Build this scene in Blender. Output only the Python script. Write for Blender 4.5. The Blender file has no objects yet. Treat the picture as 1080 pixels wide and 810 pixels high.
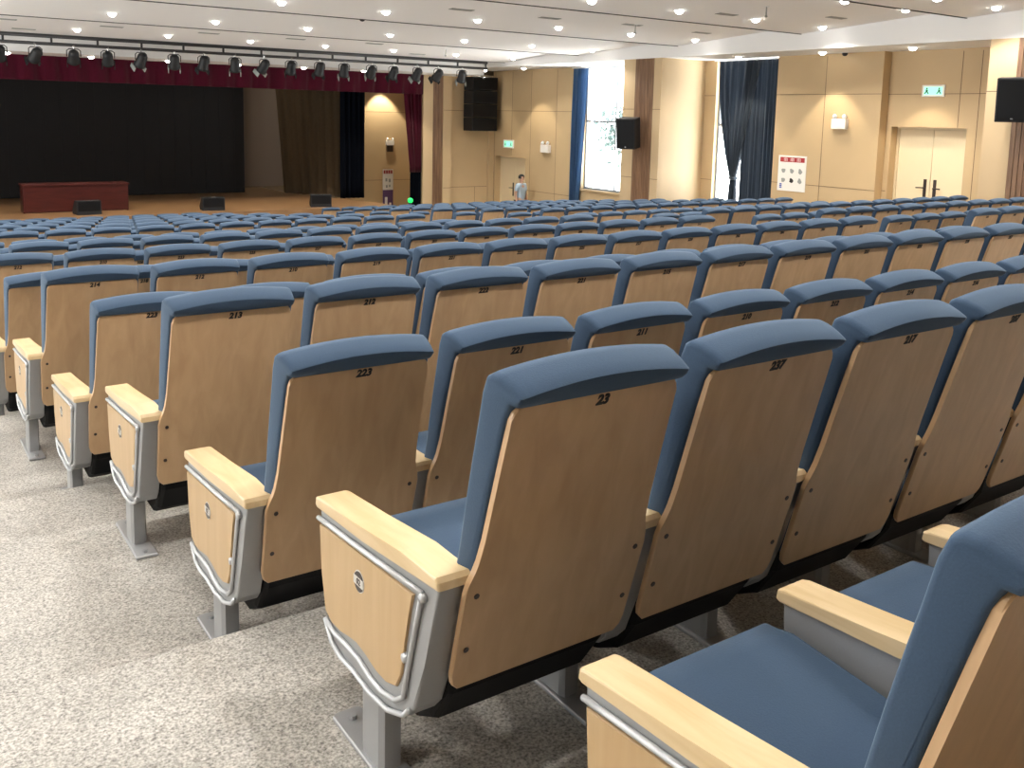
import bpy, bmesh, math, random
from mathutils import Vector, Matrix, Euler
random.seed(4)
C = bpy.context.scene.collection
PI = math.pi
R = math.radians

# ------------------------------------------------------------------ materials
def mat(name):
    m = bpy.data.materials.new(name); m.use_nodes = True
    nt = m.node_tree
    return m, nt, nt.nodes["Principled BSDF"]

def simple(name, col, rough=.5, metal=0., spec=.5, noise=0., nscale=40., bump=0., sheen=0.):
    m, nt, b = mat(name)
    b.inputs['Base Color'].default_value = (*col, 1)
    b.inputs['Roughness'].default_value = rough
    b.inputs['Metallic'].default_value = metal
    b.inputs['Specular IOR Level'].default_value = spec
    if sheen:
        b.inputs['Sheen Weight'].default_value = sheen
        b.inputs['Sheen Roughness'].default_value = .5
        b.inputs['Sheen Tint'].default_value = (.62, .8, 1, 1) if name == 'blue_fabric' else (1, 1, 1, 1)
    if noise or bump:
        tc = nt.nodes.new('ShaderNodeTexCoord')
        n = nt.nodes.new('ShaderNodeTexNoise'); n.inputs['Scale'].default_value = nscale; n.inputs['Detail'].default_value = 4
        nt.links.new(tc.outputs['Object'], n.inputs['Vector'])
        if noise:
            r = nt.nodes.new('ShaderNodeMix'); r.data_type = 'RGBA'
            r.inputs[6].default_value = (*[c*(1-noise) for c in col], 1)
            r.inputs[7].default_value = (*[min(1, c*(1+noise)) for c in col], 1)
            nt.links.new(n.outputs['Fac'], r.inputs[0]); nt.links.new(r.outputs[2], b.inputs['Base Color'])
        if bump:
            bp = nt.nodes.new('ShaderNodeBump'); bp.inputs['Strength'].default_value = bump; bp.inputs['Distance'].default_value = .002
            nt.links.new(n.outputs['Fac'], bp.inputs['Height']); nt.links.new(bp.outputs['Normal'], b.inputs['Normal'])
    return m

def wood(name, c1, c2, stretch=(14, 14, .9), rough=.4, nscale=2.2, spec=.4, per_object=.0):
    m, nt, b = mat(name)
    tc = nt.nodes.new('ShaderNodeTexCoord')
    mp = nt.nodes.new('ShaderNodeMapping'); mp.inputs['Scale'].default_value = stretch
    oi = nt.nodes.new('ShaderNodeObjectInfo')
    ad = nt.nodes.new('ShaderNodeVectorMath'); ad.operation = 'SCALE'; ad.inputs[0].default_value = (7, 3, 5)
    nt.links.new(oi.outputs['Random'], ad.inputs['Scale'])
    nt.links.new(ad.outputs[0], mp.inputs['Location'])
    n = nt.nodes.new('ShaderNodeTexNoise'); n.inputs['Scale'].default_value = nscale; n.inputs['Detail'].default_value = 6; n.inputs['Distortion'].default_value = .6
    r = nt.nodes.new('ShaderNodeValToRGB')
    r.color_ramp.elements[0].position = .3; r.color_ramp.elements[0].color = (*c2, 1)
    r.color_ramp.elements[1].position = .68; r.color_ramp.elements[1].color = (*c1, 1)
    nt.links.new(tc.outputs['Object'], mp.inputs['Vector']); nt.links.new(mp.outputs[0], n.inputs['Vector'])
    nt.links.new(n.outputs['Fac'], r.inputs[0]); nt.links.new(r.outputs[0], b.inputs['Base Color'])
    b.inputs['Roughness'].default_value = rough; b.inputs['Specular IOR Level'].default_value = spec
    return m

def emis(name, col, st):
    m, nt, b = mat(name)
    b.inputs['Base Color'].default_value = (*col, 1)
    b.inputs['Emission Color'].default_value = (*col, 1); b.inputs['Emission Strength'].default_value = st
    return m

def floor_mat():
    m, nt, b = mat('granite_terrazzo')
    tc = nt.nodes.new('ShaderNodeTexCoord')
    n1 = nt.nodes.new('ShaderNodeTexNoise'); n1.inputs['Scale'].default_value = 135; n1.inputs['Detail'].default_value = 3
    n2 = nt.nodes.new('ShaderNodeTexNoise'); n2.inputs['Scale'].default_value = 2.2; n2.inputs['Detail'].default_value = 4
    v = nt.nodes.new('ShaderNodeTexVoronoi'); v.inputs['Scale'].default_value = 120
    for t in (n1, n2, v): nt.links.new(tc.outputs['Object'], t.inputs['Vector'])
    r1 = nt.nodes.new('ShaderNodeValToRGB'); e = r1.color_ramp.elements
    e[0].position = .30; e[0].color = (.12, .116, .108, 1)
    e[1].position = .50; e[1].color = (.37, .358, .335, 1)
    x = e.new(.40); x.color = (.285, .275, .255, 1)
    x = e.new(.66); x.color = (.56, .545, .515, 1)
    nt.links.new(n1.outputs['Fac'], r1.inputs[0])
    sp = nt.nodes.new('ShaderNodeSeparateColor'); nt.links.new(v.outputs['Color'], sp.inputs[0])
    r3 = nt.nodes.new('ShaderNodeValToRGB'); e = r3.color_ramp.elements
    e[0].position = .05; e[0].color = (.55, .53, .5, 1); e[1].position = .14; e[1].color = (1, 1, 1, 1)
    nt.links.new(sp.outputs[0], r3.inputs[0])
    mx = nt.nodes.new('ShaderNodeMix'); mx.data_type = 'RGBA'; mx.blend_type = 'MULTIPLY'; mx.inputs[0].default_value = .55
    nt.links.new(r1.outputs[0], mx.inputs[6]); nt.links.new(r3.outputs[0], mx.inputs[7])
    r2 = nt.nodes.new('ShaderNodeValToRGB'); e = r2.color_ramp.elements
    e[0].position = .3; e[0].color = (.80, .78, .75, 1); e[1].position = .7; e[1].color = (1.12, 1.1, 1.07, 1)
    nt.links.new(n2.outputs['Fac'], r2.inputs[0])
    m2 = nt.nodes.new('ShaderNodeMix'); m2.data_type = 'RGBA'; m2.blend_type = 'MULTIPLY'; m2.inputs[0].default_value = 1
    nt.links.new(mx.outputs[2], m2.inputs[6]); nt.links.new(r2.outputs[0], m2.inputs[7])
    nt.links.new(m2.outputs[2], b.inputs['Base Color'])
    b.inputs['Roughness'].default_value = .42
    return m

def glass_mat():
    m = bpy.data.materials.new('window_glass'); m.use_nodes = True; nt = m.node_tree; nt.nodes.clear()
    o = nt.nodes.new('ShaderNodeOutputMaterial'); t = nt.nodes.new('ShaderNodeBsdfTransparent'); g = nt.nodes.new('ShaderNodeBsdfGlossy')
    g.inputs['Roughness'].default_value = .02; t.inputs[0].default_value = (.95, .97, .98, 1)
    x = nt.nodes.new('ShaderNodeMixShader')
    x.inputs[0].default_value = .06; nt.links.new(t.outputs[0], x.inputs[1]); nt.links.new(g.outputs[0], x.inputs[2]); nt.links.new(x.outputs[0], o.inputs[0])
    return m

M = dict(
    fabric=simple('blue_fabric', (.039, .069, .118), .85, spec=.25, noise=.14, nscale=260, bump=.25, sheen=.24),
    ply=wood('beech_plywood', (.58, .385, .215), (.49, .315, .17), (9, 9, .7), rough=.33, spec=.45),
    beech=wood('light_beech', (.74, .575, .35), (.63, .46, .245), (10, .9, 10), rough=.32, nscale=2.6),
    inlay=wood('inlay_beech', (.54, .375, .20), (.48, .32, .16), (8, 8, .8), rough=.4),
    metal=simple('grey_coated_metal', (.34, .345, .35), .38, metal=.35, noise=.04, nscale=300),
    bar=simple('pale_steel_bar', (.52, .53, .54), .38, metal=.4),
    black=simple('black_plastic', (.006, .006, .007), .6, spec=.2),
    ink=simple('black_print', (.006, .006, .006), .6),
    badge=simple('badge_brown', (.035, .022, .018), .35),
    badge_pale=simple('badge_pale', (.62, .6, .56), .4),
    floor=floor_mat(),
    wall=simple('tan_wall_panel', (.52, .375, .21), .5, noise=.045, nscale=2.0, spec=.35),
    wall2=simple('tan_wall_panel_pale', (.56, .41, .24), .5, noise=.04, nscale=2.0, spec=.35),
    joint=simple('panel_joint', (.13, .085, .045), .8),
    white=simple('white_plaster', (.78, .77, .76), .8),
    ceil=simple('ceiling_board', (.86, .84, .83), .85),
    groove=simple('ceiling_groove', (.06, .055, .05), .9),
    dark=simple('dark_coat', (.007, .007, .008), .6),
    truss=simple('truss_black', (.02, .018, .018), .5),
    steel=simple('bright_steel', (.6, .6, .6), .25, metal=.9),
    led=simple('led_screen_black', (.0105, .0092, .0092), .6, spec=.25),
    stagefloor=wood('stage_boards', (.30, .17, .08), (.22, .12, .055), (1.0, 8, 1), rough=.3),
    maroon=simple('maroon_velvet', (.105, .007, .024), .9, spec=.1, noise=.2, nscale=30, sheen=.3),
    navy=simple('navy_curtain', (.052, .066, .086), .9, spec=.1, noise=.15, nscale=60, sheen=.25),
    navy_dark=simple('black_navy_drape', (.008, .010, .016), .95, spec=.05),
    blue_curtain=simple('blue_curtain', (.06, .13, .26), .9, spec=.1, noise=.15, nscale=60, sheen=.3),
    tan_drape=simple('tan_drape', (.125, .088, .052), .95, spec=.05, noise=.12, nscale=12),
    beige=simple('beige_flat', (.15, .108, .075), .8),
    mahogany=wood('mahogany', (.085, .018, .014), (.055, .012, .009), (1.0, 8, 8), rough=.3),
    door=simple('cream_door', (.76, .62, .40), .45, noise=.02, nscale=3),
    lens=emis('lamp_lens', (1, .97, .90), 13.),
    green=emis('exit_green', (.05, .55, .30), 1.1),
    exit_pale=emis('exit_pale', (.30, .85, .62), .55),
    exit_dark=simple('exit_dark', (.01, .10, .05), .5),
    greenlamp=emis('green_lamp', (.01, .65, .10), 1.0),
    paper=simple('poster_white', (.80, .76, .70), .6),
    red=simple('poster_red', (.38, .03, .035), .6),
    pinkish=simple('poster_pale_glyph', (.80, .58, .56), .6),
    bluep=simple('poster_blue', (.06, .10, .35), .6),
    greyp=simple('poster_grey', (.30, .31, .29), .6),
    purple=simple('banner_purple', (.10, .045, .13), .6),
    skin=simple('skin', (.56, .33, .23), .5),
    hair=simple('hair_black', (.012, .010, .009), .6),
    shirt=simple('shirt_blue_grey', (.40, .50, .60), .85),
    trousers=simple('trousers_dark', (.03, .034, .045), .85),
    shoe=simple('shoe_black', (.01, .01, .01), .4),
    glass=glass_mat(),
    alu=simple('white_frame', (.75, .76, .77), .4),
    winframe=simple('window_frame_grey', (.33, .35, .37), .4),
    leaf=simple('leaf_green', (.13, .17, .15), .8, noise=.4, nscale=9),
    bark=simple('bark', (.12, .08, .05), .9),
    ground=simple('outdoor_paving', (.55, .54, .52), .9),
)
def slat_mat():
    m, nt, b = mat('dark_wood_slats')
    tc = nt.nodes.new('ShaderNodeTexCoord'); mp = nt.nodes.new('ShaderNodeMapping'); mp.inputs['Scale'].default_value = (7, 7, .5)
    n = nt.nodes.new('ShaderNodeTexNoise'); n.inputs['Scale'].default_value = 2.4; n.inputs['Detail'].default_value = 5
    r = nt.nodes.new('ShaderNodeValToRGB')
    r.color_ramp.elements[0].position = .3; r.color_ramp.elements[0].color = (.135, .068, .035, 1)
    r.color_ramp.elements[1].position = .7; r.color_ramp.elements[1].color = (.27, .15, .08, 1)
    nt.links.new(tc.outputs['Object'], mp.inputs['Vector']); nt.links.new(mp.outputs[0], n.inputs['Vector'])
    nt.links.new(n.outputs['Fac'], r.inputs[0]); nt.links.new(r.outputs[0], b.inputs['Base Color'])
    b.inputs['Roughness'].default_value = .5
    return m
M['slat'] = slat_mat()

# ------------------------------------------------------------------ mesh helpers
def obj(name, bm, m, parent=None, smooth=False, loc=None, rot=None):
    me = bpy.data.meshes.new(name)
    bmesh.ops.recalc_face_normals(bm, faces=bm.faces[:])
    if smooth:
        for f in bm.faces: f.smooth = True
    bm.to_mesh(me); bm.free()
    for x in (m if isinstance(m, (list, tuple)) else [m]): me.materials.append(M[x] if isinstance(x, str) else x)
    o = bpy.data.objects.new(name, me); C.objects.link(o)
    if parent: o.parent = parent
    if loc: o.location = loc
    if rot: o.rotation_euler = rot
    return o

def tag(o, label=None, cat=None, group=None, kind=None):
    if label: o['label'] = label
    if cat: o['category'] = cat
    if group: o['group'] = group
    if kind: o['kind'] = kind
    return o

def empty(name, loc=(0, 0, 0), rz=0., label=None, cat=None, group=None):
    o = bpy.data.objects.new(name, None); C.objects.link(o)
    o.empty_display_size = .1
    o.location = loc; o.rotation_euler = (0, 0, rz)
    return tag(o, label, cat, group)

def struct(name, bm, m, parent=None, smooth=False):
    o = obj(name, bm, m, parent, smooth)
    if not parent: o['kind'] = 'structure'
    return o

def copy_tree(o, parent=None):
    c = o.copy(); C.objects.link(c)
    c.parent = parent
    for ch in list(o.children): copy_tree(ch, c)
    return c

def box(bm, a, b, bevel=0., seg=2, mi=0):
    x0, y0, z0 = [min(a[i], b[i]) for i in range(3)]; x1, y1, z1 = [max(a[i], b[i]) for i in range(3)]
    vs = [bm.verts.new(p) for p in [(x0,y0,z0),(x1,y0,z0),(x1,y1,z0),(x0,y1,z0),(x0,y0,z1),(x1,y0,z1),(x1,y1,z1),(x0,y1,z1)]]
    fs = [bm.faces.new([vs[i] for i in q]) for q in [(3,2,1,0),(4,5,6,7),(0,1,5,4),(1,2,6,5),(2,3,7,6),(3,0,4,7)]]
    for f in fs: f.material_index = mi
    if bevel:
        es = list({e for f in fs for e in f.edges})
        bmesh.ops.bevel(bm, geom=es, offset=bevel, segments=seg, affect='EDGES', profile=.5)
    return vs

def prism(bm, pts, fn, t0, t1, bevel=0., mi=0, seg=2):
    """extrude the outline pts (u,v) from t0 to t1; fn(u,v,t) gives the point"""
    a = [bm.verts.new(fn(u, v, t0)) for u, v in pts]; b = [bm.verts.new(fn(u, v, t1)) for u, v in pts]
    fs = [bm.faces.new(a), bm.faces.new(b[::-1])]
    n = len(pts)
    for i in range(n): fs.append(bm.faces.new([a[i], b[i], b[(i+1) % n], a[(i+1) % n]]))
    for f in fs: f.material_index = mi
    if bevel:
        es = list({e for f in fs[:2] for e in f.edges})
        bmesh.ops.bevel(bm, geom=es, offset=bevel, segments=seg, affect='EDGES', profile=.5)

def tube(bm, pts, r, seg=8, mi=0, caps=True):
    pts = [Vector(p) for p in pts]; rings = []
    n = len(pts); up0 = None
    for i, p in enumerate(pts):
        d = (pts[min(i+1, n-1)] - pts[max(i-1, 0)]).normalized()
        if up0 is None: up0 = d.orthogonal().normalized()
        u = (up0 - d*up0.dot(d)).normalized(); up0 = u; v = d.cross(u)
        rr = r[i] if isinstance(r, (list, tuple)) else r
        rings.append([bm.verts.new(p + (u*math.cos(a) + v*math.sin(a))*rr) for a in [2*PI*k/seg for k in range(seg)]])
    for a, b in zip(rings, rings[1:]):
        for k in range(seg):
            f = bm.faces.new([a[k], a[(k+1) % seg], b[(k+1) % seg], b[k]]); f.material_index = mi
    if caps:
        f = bm.faces.new(rings[0][::-1]); f.material_index = mi
        f = bm.faces.new(rings[-1]); f.material_index = mi

def lathe(bm, prof, seg=24, axis=None, mi=0):
    """prof: (radius, z) list, revolved about z"""
    rings = []
    for r_, z in prof:
        rings.append([bm.verts.new((r_*math.cos(2*PI*k/seg), r_*math.sin(2*PI*k/seg), z)) for k in range(seg)])
    for a, b in zip(rings, rings[1:]):
        for k in range(seg):
            f = bm.faces.new([a[k], a[(k+1) % seg], b[(k+1) % seg], b[k]]); f.material_index = mi
    for rg, s in ((rings[0], -1), (rings[-1], 1)):
        f = bm.faces.new(rg[::s]); f.material_index = mi

def text_mesh(name, s, size, depth=.0008):
    cu = bpy.data.curves.new(name, 'FONT'); cu.body = s; cu.size = size; cu.align_x = 'CENTER'; cu.align_y = 'CENTER'
    cu.extrude = depth; cu.offset = size*.045; cu.shear = .18; cu.resolution_u = 3
    t = bpy.data.objects.new(name, cu); C.objects.link(t)
    dg = bpy.context.evaluated_depsgraph_get()
    me = bpy.data.meshes.new_from_object(t.evaluated_get(dg))
    bpy.data.objects.remove(t); bpy.data.curves.remove(cu)
    me.name = name
    return me

# ------------------------------------------------------------------ the hall (origin at the viewer's eye; +y to the stage)
FL0 = -1.625               # floor of the tier the nearest chairs stand on
RISE, TIER, Y1 = .179, 1.946, 2.735
XL, XR, YB = -9.2, 18., -5.
def tier_of(y): return max(-1, math.floor((y - Y1)/TIER) + 1) if y < 22.3 else 11
def floor_z(y):
    if y < .79: return FL0 + RISE
    return FL0 - RISE*min(11, max(0, math.floor((y - Y1)/TIER) + 1))

bm = bmesh.new()
ys = [YB, .79] + [Y1 + TIER*j for j in range(11)] + [33.6]
zs = [FL0 + RISE] + [FL0 - RISE*j for j in range(12)]
pts = []
for i, z in enumerate(zs): pts += [(ys[i], z), (ys[i+1], z)]
pts += [(33.6, -4.2), (YB, -4.2)]
prism(bm, pts, lambda u, v, t: (t, u, v), XL, XR + .3)
struct('floor', bm, 'floor')

# ceiling: sloping boards that step up at every groove
CB = [-4.75, -1.2, 2.35, 5.95, 9.65, 13.3, 17.0, 20.9, 24.6, 27.6]
CZ = [2.24, 2.17, 2.10, 2.03, 1.955, 1.885, 1.812, 1.74, 1.67, 1.60]
STEP = .165
def ceil_z(y):
    for i in range(len(CB)-1):
        if CB[i] <= y < CB[i+1]:
            k = (y - CB[i])/(CB[i+1] - CB[i]); return (CZ[i] + STEP)*(1-k) + CZ[i+1]*k, math.atan2(CZ[i+1] - CZ[i] - STEP, CB[i+1] - CB[i])
    return CZ[0], 0.
XF = 16.45
bm = bmesh.new()
for i in range(len(CB)-1):
    a, b = CB[i], CB[i+1]
    if i == 0: a = YB - .3
    prism(bm, [(a, CZ[i] + STEP), (b - .018, CZ[i+1]), (b - .018, CZ[i+1] + .06), (b + .02, CZ[i+1] + .06), (b + .02, 2.75), (a, 2.75)], lambda u, v, t: (t, u, v), XL - .3, XF + .05)
for f in bm.faces:
    c = f.calc_center_median(); n = f.normal
struct('ceiling', bm, 'ceil')
bm = bmesh.new()
for b, z in zip(CB[1:-1], CZ[1:-1]): box(bm, (XL, b - .017, z - .014), (XF - .001, b + .012, z + .05))
struct('ceiling_groove', bm, 'groove', None)['kind'] = 'structure'
# lowered white soffit along the right wall, with its upright face
bm = bmesh.new(); prism(bm, [(XF, 1.55), (XR + .3, 1.55), (XR + .3, 1.67), (XF + .12, 1.67), (XF + .12, 2.75), (XF, 2.75)], lambda u, v, t: (u, t, v), YB, 27.6)
struct('trim_1', bm, 'white')
# lowered soffit in front of the stage opening
bm = bmesh.new(); prism(bm, [(25.8, 1.30), (27.6, 1.30), (27.6, 1.40), (25.92, 1.40), (25.92, 2.4), (25.8, 2.4), (25.8, 1.50), (25.72, 1.50), (25.72, 1.46), (25.8, 1.46)], lambda u, v, t: (t, u, v), XL, XF - .002)
struct('trim_2', bm, 'white')

# ---- right wall with two window openings and two door recesses
def wall_cells(bm, x0, x1, ya, yb, za, zb, holes):
    yl = sorted({ya, yb, *[h[0] for h in holes], *[h[1] for h in holes]}); zl = sorted({za, zb, *[h[2] for h in holes], *[h[3] for h in holes]})
    for y0, y1 in zip(yl, yl[1:]):
        for z0, z1 in zip(zl, zl[1:]):
            if any(h[0] <= y0 and y1 <= h[1] and h[2] <= z0 and z1 <= h[3] for h in holes): continue
            box(bm, (x0, y0, z0), (x1, y1, z1))
W1 = (20.0, 22.55, -2.14, 1.55)
W2 = (15.0, 17.12, -2.3, 1.55)
D1 = (10.35, 12.02, -2.52, -.02)
D2 = (25.55, 27.38, -3.6, -1.36)
bm = bmesh.new()
wall_cells(bm, XR, XR + .3, YB, 27.6, -4.2, 1.67, [W1, W2, D1, D2])
box(bm, (XR - .25, 12.15, -3.6), (XR + .01, 14.95, 1.6))
box(bm, (XR + .3, D1[0] - .2, -4), (XR + .45, D1[1] + .2, .3)); box(bm, (XR + .3, D2[0] - .2, -4), (XR + .45, D2[1] + .2, -.9))
struct('wall_right', bm, 'wall')
wr = bpy.data.objects['wall_right']
def joints(name, parent, segs, w=.012, d=.003):
    bm = bmesh.new()
    for (p, q, nrm) in segs:
        p = Vector(p); q = Vector(q)
        ext = Vector([w/2 if abs(q[i]-p[i]) < 1e-6 else 0 for i in range(3)])
        ax = 0 if abs(nrm[0]) else 1
        ext[ax] = 0
        a = p - ext; b = q + ext
        a[ax] = p[ax]; b[ax] = p[ax] + nrm[ax]*d
        if nrm[ax] : a[ax] -= nrm[ax]*.001
        box(bm, a, b)
    return obj(name, bm, 'joint', parent)
nx = (-1, 0, 0); ny = (0, -1, 0)
segs = []
X = XR
for (y0, y1, z) in [(22.6, 27.6, .2), (22.6, 25.5, -2.42), (17.15, 20, .66), (17.15, 20, -1.5), (9.2, 12.15, .66), (9.2, 10.3, -1.55), (12.06, 12.15, -1.4)]:
    segs.append(((X, y0, z), (X, y1, z), nx))
for (y, z0, z1) in [(27.45, -3.5, 1.5), (25.3, -3.5, 1.5), (23.9, -3.5, 1.5), (10.55, -.02, 1.5), (10.15, -2.5, 1.5), (9.95, -2.5, 1.5), (26.4, -1.3, 1.5)]:
    segs.append(((X, y, z0), (X, y, z1), nx))
X = XR - .25
for z in (.66, -1.4): segs.append(((X, 12.15, z), (X, 14.95, z), nx))
segs.append(((X, 13.58, -2.9), (X, 13.58, 1.5), nx))
joints('panel_joint', wr, segs)

# ---- walls out of view that close the hall
ADDED_WL = [(7.3, 10.7, -1.6, 1.5), (11.2, 14.6, -2., 1.5), (15.1, 18.5, -2.3, 1.5), (19., 22.4, -2.6, 1.5)]  # unseen window openings, added to let in more daylight
bm = bmesh.new(); wall_cells(bm, XL - .3, XL, YB, 33.6, -4.2, 2.75, ADDED_WL); struct('wall_left', bm, 'wall')
bm = bmesh.new(); box(bm, (XL, YB - .3, -4.2), (XR + .3, YB, 2.75)); struct('wall_back', bm, 'wall')

# ---- proscenium wall right of the stage opening
YP = 27.6
bm = bmesh.new()
box(bm, (15.12, YP, -3.7), (XR + .3, YP + .3, 1.40))
box(bm, (15.12, YP - .22, -3.6), (15.48, YP + .01, 1.31)); box(bm, (15.88, YP - .22, -3.6), (16.2, YP + .01, 1.31))
box(bm, (17.8, YP - .10, -3.6), (18.0, YP + .01, 1.31))
struct('wall_stage_right', bm, 'wall2')
segs = [((16.2, YP, z), (17.8, YP, z), ny) for z in (.17, -2.44)] + [((15.9, YP - .22, z), (16.2, YP - .22, z), ny) for z in (.17, -2.44)] + [((17.3, YP, -3.5), (17.3, YP, -2.44), ny)]
joints('panel_joint', bpy.data.objects['wall_stage_right'], segs)
bm = bmesh.new()
for i in range(7): box(bm, (15.485 + i*.0564, YP - .19, -3.59), (15.485 + i*.0564 + .048, YP - .02, 1.30))
box(bm, (15.48, YP - .08, -3.59), (15.88, YP - .005, 1.30))
struct('trim_3', bm, 'slat')

# ---- structural pillars faced with panels and dark slats
def pillar(n, y0, y1, s0, s1, zb):
    bm = bmesh.new(); box(bm, (XF + .06, y0, zb), (XR + .02, y1, 1.55))
    for a, b in ((y0, s0), (s1, y1)): box(bm, (XF, a, zb), (XF + .07, b, 1.55))
    o = struct('pillar', bm, 'wall2'); o['kind'] = 'structure'
    segs = [((XF, y0, z), (XF, s0, z), nx) for z in (.64 if y0 < 12 else .27, -1.5)] + [((XF, s1, z), (XF, y1, z), nx) for z in (.64 if y0 < 12 else .27, -1.5)]
    joints('panel_joint', o, segs)
    bm = bmesh.new(); k = max(3, round((s1 - s0)/.1)); w = (s1 - s0)/k
    for i in range(k): box(bm, (XF - .005, s0 + i*w + .006, zb), (XF + .065, s0 + (i+1)*w - .006, 1.549))
    obj('slat_panel', bm, 'slat', o)
pillar(1, 17.52, 18.95, 17.80, 18.50, -3.3)
pillar(2, 7.80, 9.16, 8.10, 8.66, -2.6)

# ---- windows: right wall, then the added left ones
def window(n, hole, mull, vert):
    y0, y1, z0, z1 = hole
    bm = bmesh.new(); t = .05
    box(bm, (XR + .12, y0, z0), (XR + .2, y0 + t, z1)); box(bm, (XR + .12, y1 - t, z0), (XR + .2, y1, z1))
    box(bm, (XR + .12, y0 + t, z0), (XR + .2, y1 - t, z0 + t)); box(bm, (XR + .12, y0 + t, z1 - t), (XR + .2, y1 - t, z1))
    for m_ in mull: box(bm, (XR + .12, y0 + t, m_ - .03), (XR + .2, y1 - t, m_ + .03))
    for v in vert: box(bm, (XR + .12, v - .025, z0 + t), (XR + .2, v + .025, z1 - t))
    o = struct('window_%d' % n, bm, 'winframe')
    bm = bmesh.new(); box(bm, (XR + .155, y0 + t, z0 + t), (XR + .165, y1 - t, z1 - t)); obj('pane', bm, 'glass', o)
    bm = bmesh.new(); box(bm, (XR - .06, y0 - .03, z0 - .05), (XR + .14, y1 + .03, z0)); obj('window_sill', bm, 'wall2', o)
window(1, W1, [-.08], [21.15])
window(2, W2, [-.08], [16.1])
for n_, (y0, y1, z0, z1) in enumerate(ADDED_WL):  # added left windows, out of view, there to brighten the hall
    bm = bmesh.new(); t_ = .05
    box(bm, (XL - .2, y0, z0), (XL - .12, y0 + t_, z1)); box(bm, (XL - .2, y1 - t_, z0), (XL - .12, y1, z1)); box(bm, (XL - .2, y0 + t_, z0), (XL - .12, y1 - t_, z0 + t_)); box(bm, (XL - .2, y0 + t_, z1 - t_), (XL - .12, y1 - t_, z1)); box(bm, (XL - .2, y0 + t_, -.11), (XL - .12, y1 - t_, -.05))
    o = struct('window_%d' % (3 + n_), bm, 'alu')
    bm = bmesh.new(); box(bm, (XL - .165, y0 + t_, z0 + t_), (XL - .155, y1 - t_, z1 - t_)); obj('pane', bm, 'glass', o)

# ---- doors
def door(n, d, leaves, handles_z, doublehandle):
    y0, y1, z0, z1 = d
    bm = bmesh.new(); box(bm, (XR + .22, y0, z1 - .05), (XR + .29, y1, z1)); box(bm, (XR + .22, y0, z0), (XR + .29, y0 + .05, z1 - .05)); box(bm, (XR + .22, y1 - .05, z0), (XR + .29, y1, z1 - .05))
    o = struct('door_%d' % n, bm, 'door')
    ym = (y0 + y1)/2
    for a, b in ((y0 + .055, ym - .004), (ym + .004, y1 - .055)):
        bm = bmesh.new(); box(bm, (XR + .24, a, z0 + .005), (XR + .29, b, z1 - .055), .004); lf = obj('door_leaf', bm, 'door', o)
        s = 1 if a > ym else -1
        bm = bmesh.new(); yc = ym + s*.11
        box(bm, (XR + .225, yc - .035, handles_z - .26), (XR + .241, yc + .035, handles_z + .2), .006)
        tube(bm, [(XR + .23, yc, handles_z + .02), (XR + .17, yc, handles_z + .02), (XR + .165, yc + s*.06, handles_z + .02), (XR + .165, yc + s*.16, handles_z + .015)], .014)
        obj('door_handle', bm, 'badge', lf)
door(1, D1, 2, -1.30, True)
door(2, D2, 2, -2.45, True)

# ---- stage
SZ = -2.75
bm = bmesh.new()
prism(bm, [(XL, 25.3), (13.0, 25.3), (12.95, 26.2), (11.66, 31.3), (11.66, 33.6), (XL, 33.6)], lambda u, v, t: (u, v, t), -3.7, SZ)
struct('stage_floor', bm, 'stagefloor')['kind'] = 'structure'
bm = bmesh.new(); box(bm, (XL, 33.3, -4), (XR + .3, 33.6, 2.75)); box(bm, (XL, 27.9, 2.4), (XR, 33.4, 2.75)); box(bm, (XL - .3, 27.6, 1.4), (XR + .3, 27.9, 2.75))
struct('wall_stage_back', bm, 'tan_drape')
bm = bmesh.new(); box(bm, (13.2, 30.0, -3.7), (16.9, 30.2, 2.5)); box(bm, (16.6, 27.9, -3.7), (16.9, 30.0, 2.5)); 
struct('wall_stage_side', bm, 'wall')
joints('panel_joint', bpy.data.objects['wall_stage_side'], [((13.25, 30., z), (16.6, 30., z), ny) for z in (.06, -2.33)])
bm = bmesh.new(); box(bm, (13.2, 28.3, 1.35), (16.6, 30.0, 1.45)); struct('trim_4', bm, 'white')

bm = bmesh.new(); box(bm, (-1.5, 31.1, SZ + .02), (10.34, 31.25, 2.2), .01)
led = tag(obj('led_screen', bm, 'led'), 'large black switched-off video wall across the back of the stage', 'screen')
bm = bmesh.new()
for i in range(25): box(bm, (-1.5 + i*.48, 31.094, SZ + .03), (-1.5 + i*.48 + .002, 31.1, 2.19))
obj('module_joint', bm, 'dark', led)
bm = bmesh.new(); box(bm, (10.36, 31.3, -2.56), (12.7, 31.36, 2.3), .01)
tag(obj('backdrop_flat', bm, 'beige'), 'beige upright backdrop panel at the right of the black video wall', 'backdrop')

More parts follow.
